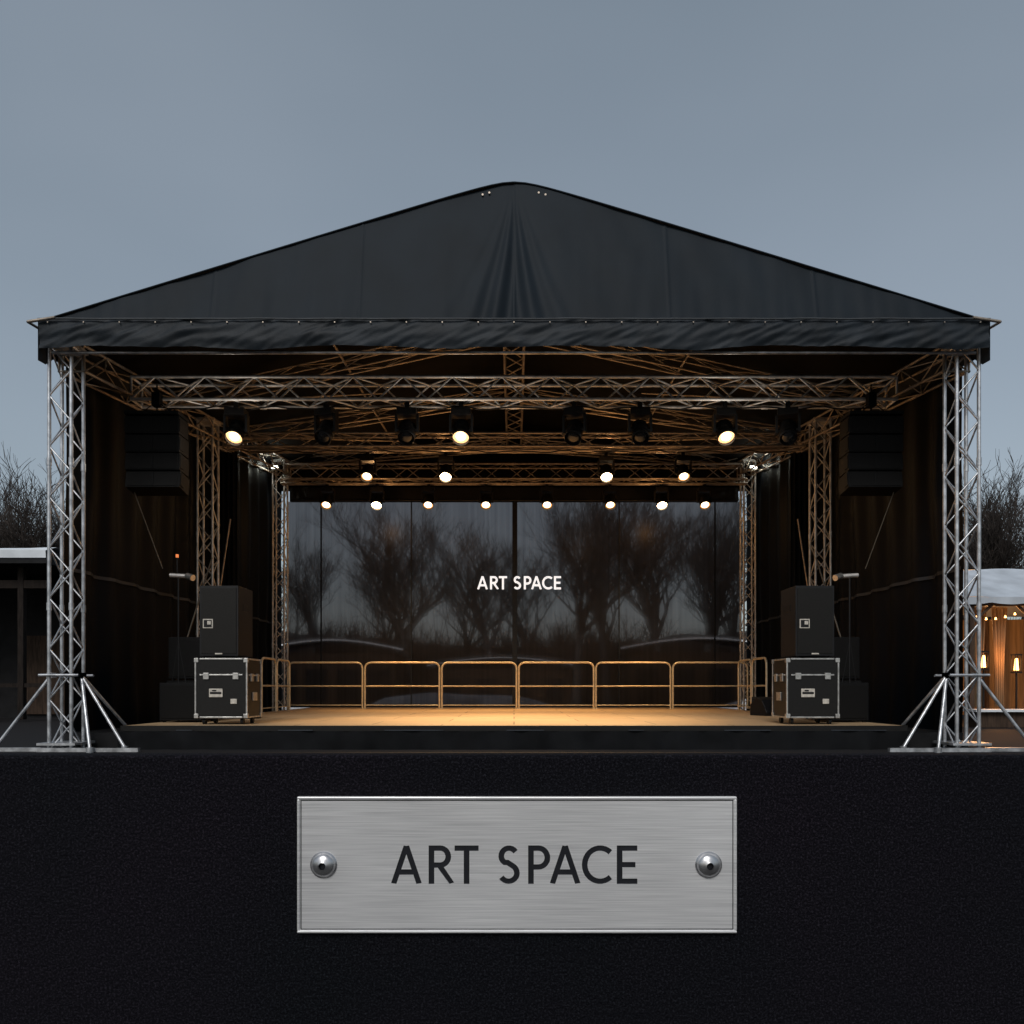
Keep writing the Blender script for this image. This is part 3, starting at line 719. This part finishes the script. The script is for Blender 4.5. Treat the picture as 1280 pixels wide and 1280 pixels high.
# ------------------------------------------------------------ left timber building
lb=empty('timber_building')
mb=MB(); X0,X1=-30,-11.3; 
mb.box(((X0+X1)/2,25,2.0),(X1-X0-1.0,6,4.0)); mb.obj('walls',[M_slate],lb)
mb=MB(); mb.box(((X0+X1)/2,23.6,3.96),(X1-X0,9.4,.22)); mb.obj('roof',[M_slate],lb)
mb=MB(); mb.grid(lambda u,v:(X0+(X1-X0)*u,18.88+9.2*v,4.16+.16*math.sin(min(1,v*14)*1.57)+.03*noise.noise(Vector((u*30,v*6,0)))),60,40)
mb.grid(lambda u,v:(X0+(X1-X0)*u,18.86+.02*v,3.98+.19*(1-v)+.02*v*noise.noise(Vector((u*60,0,0)))),60,2); mb.obj('roof_snow',[M_snow],lb)
mb=MB()
for k in range(9):
    x=-12.2-k*1.9; mb.box((x,19.4,1.98),(.14,.14,3.85)); 
    mb.box((x-.95,21.96,1.2),(1.1,.06,2.2),1)
mb.box(((X0+X1)/2,19.4,3.4),(X1-X0-.4,.12,.2)); mb.box(((X0+X1)/2,19.4,.9),(X1-X0-.4,.08,.1)); mb.obj('porch_posts_and_doors',[M_woodd,M_wood],lb)
mb=MB()
for k in range(14): mb.box((-13.2-.13*k+.4,18.6,.32+.03*(k%2)),(.10,.5,.6))
mb.obj('stacked_pallets',[M_woodd])

# ------------------------------------------------------------ right tent
tp=empty('event_tent')
a0,a1=9.4,17.5
mb=MB()
mb.grid(lambda u,v:(a0+(a1-a0)*u,16.8+2.3*v,2.78+.95*v-.06*math.sin(math.pi*v)+.02*math.sin(u*25)),60,8)
mb.grid(lambda u,v:(a0+(a1-a0)*u,19.1+2.3*v,3.73-.95*v),20,3)
mb.grid(lambda u,v:(a0+(a1-a0)*u,16.79,2.79-.12*v-.04*v*abs(math.sin(u*30))),180,2)
mb.obj('roof_cloth',[M_tentroof],tp)
mb=MB()
for k in range(6):
    x=9.9+k*1.45
    mb.box((x,16.95,1.35),(.10,.10,2.7)); mb.box((x,21.2,1.35),(.1,.1,2.7)); mb.tube((x,16.95,2.2),(x+.5,16.95,2.68),.035,6); mb.tube((x,16.95,2.2),(x-.5,16.95,2.68),.035,6)
    mb.tube((x,16.9,2.66),(x,19.1,3.6),.03,6)
mb.box((13.4,16.95,2.66),(8,.10,.10)); mb.obj('timber_frame',[M_wood],tp)
mb=MB()
def curt(xc,wd,y=17.3):
    def f(u,v):
        z=2.62-2.2*v; wv=wd*(1-.44*math.sin(min(1,v*1.2)*1.57)); x=xc+(u-.5)*wv
        return (x,y+.04*math.sin(u*28),z)
    mb.grid(f,40,12)
for xc in(10.28,10.74,11.75,12.4,13.6,14.2): curt(xc,.36)
mb.grid(lambda u,v:(9.5+8*u,21.3+.05*math.sin(u*90),.1+2.6*v),200,2)
mb.obj('curtains',[M_cream],tp)
mb=MB(); 
for k in range(24):
    x=9.9+.21*k; z=2.42-.10*math.sin(k*.65); mb.tube((x,17.1,z),(x,17.1,z+.05),.024,8,0,.012,True)
mb.obj('string_bulbs',[M_bulb],tp)
for x,y,z in((10.2,17.0,1.42),(10.98,17.1,1.36),(12.3,17.1,1.3)):
    mb=MB(); mb.tube((0,0,-.14),(0,0,.12),.05,10,0,.03,True); mb.box((0,0,-.19),(.16,.16,.03),1); mb.box((0,0,.20),(.16,.16,.03),1)
    for s in(-1,1):
        for q in(-1,1): mb.box((s*.065,q*.065,0),(.012,.012,.38),1)
    mb.tube((0,0,-.2),(0,0,-z),.02,6,1)
    o=mb.obj('lantern',[M_bulb,M_fix],None,(x,y,z)); 
lamp('POINT','glow',(10.6,16.95,1.5),26,(1,.42,.14),r=.08,parent=tp)
lamp('POINT','glow',(11,18.2,2.3),300,(1,.46,.16),r=.15,parent=tp)
mb=MB(); mb.box((13.4,16.5,.36),(7.6,.5,.05)); mb.box((13.4,16.55,.17),(7.4,.36,.33),1); mb.obj('snowy_bench',[M_snow,M_wood])
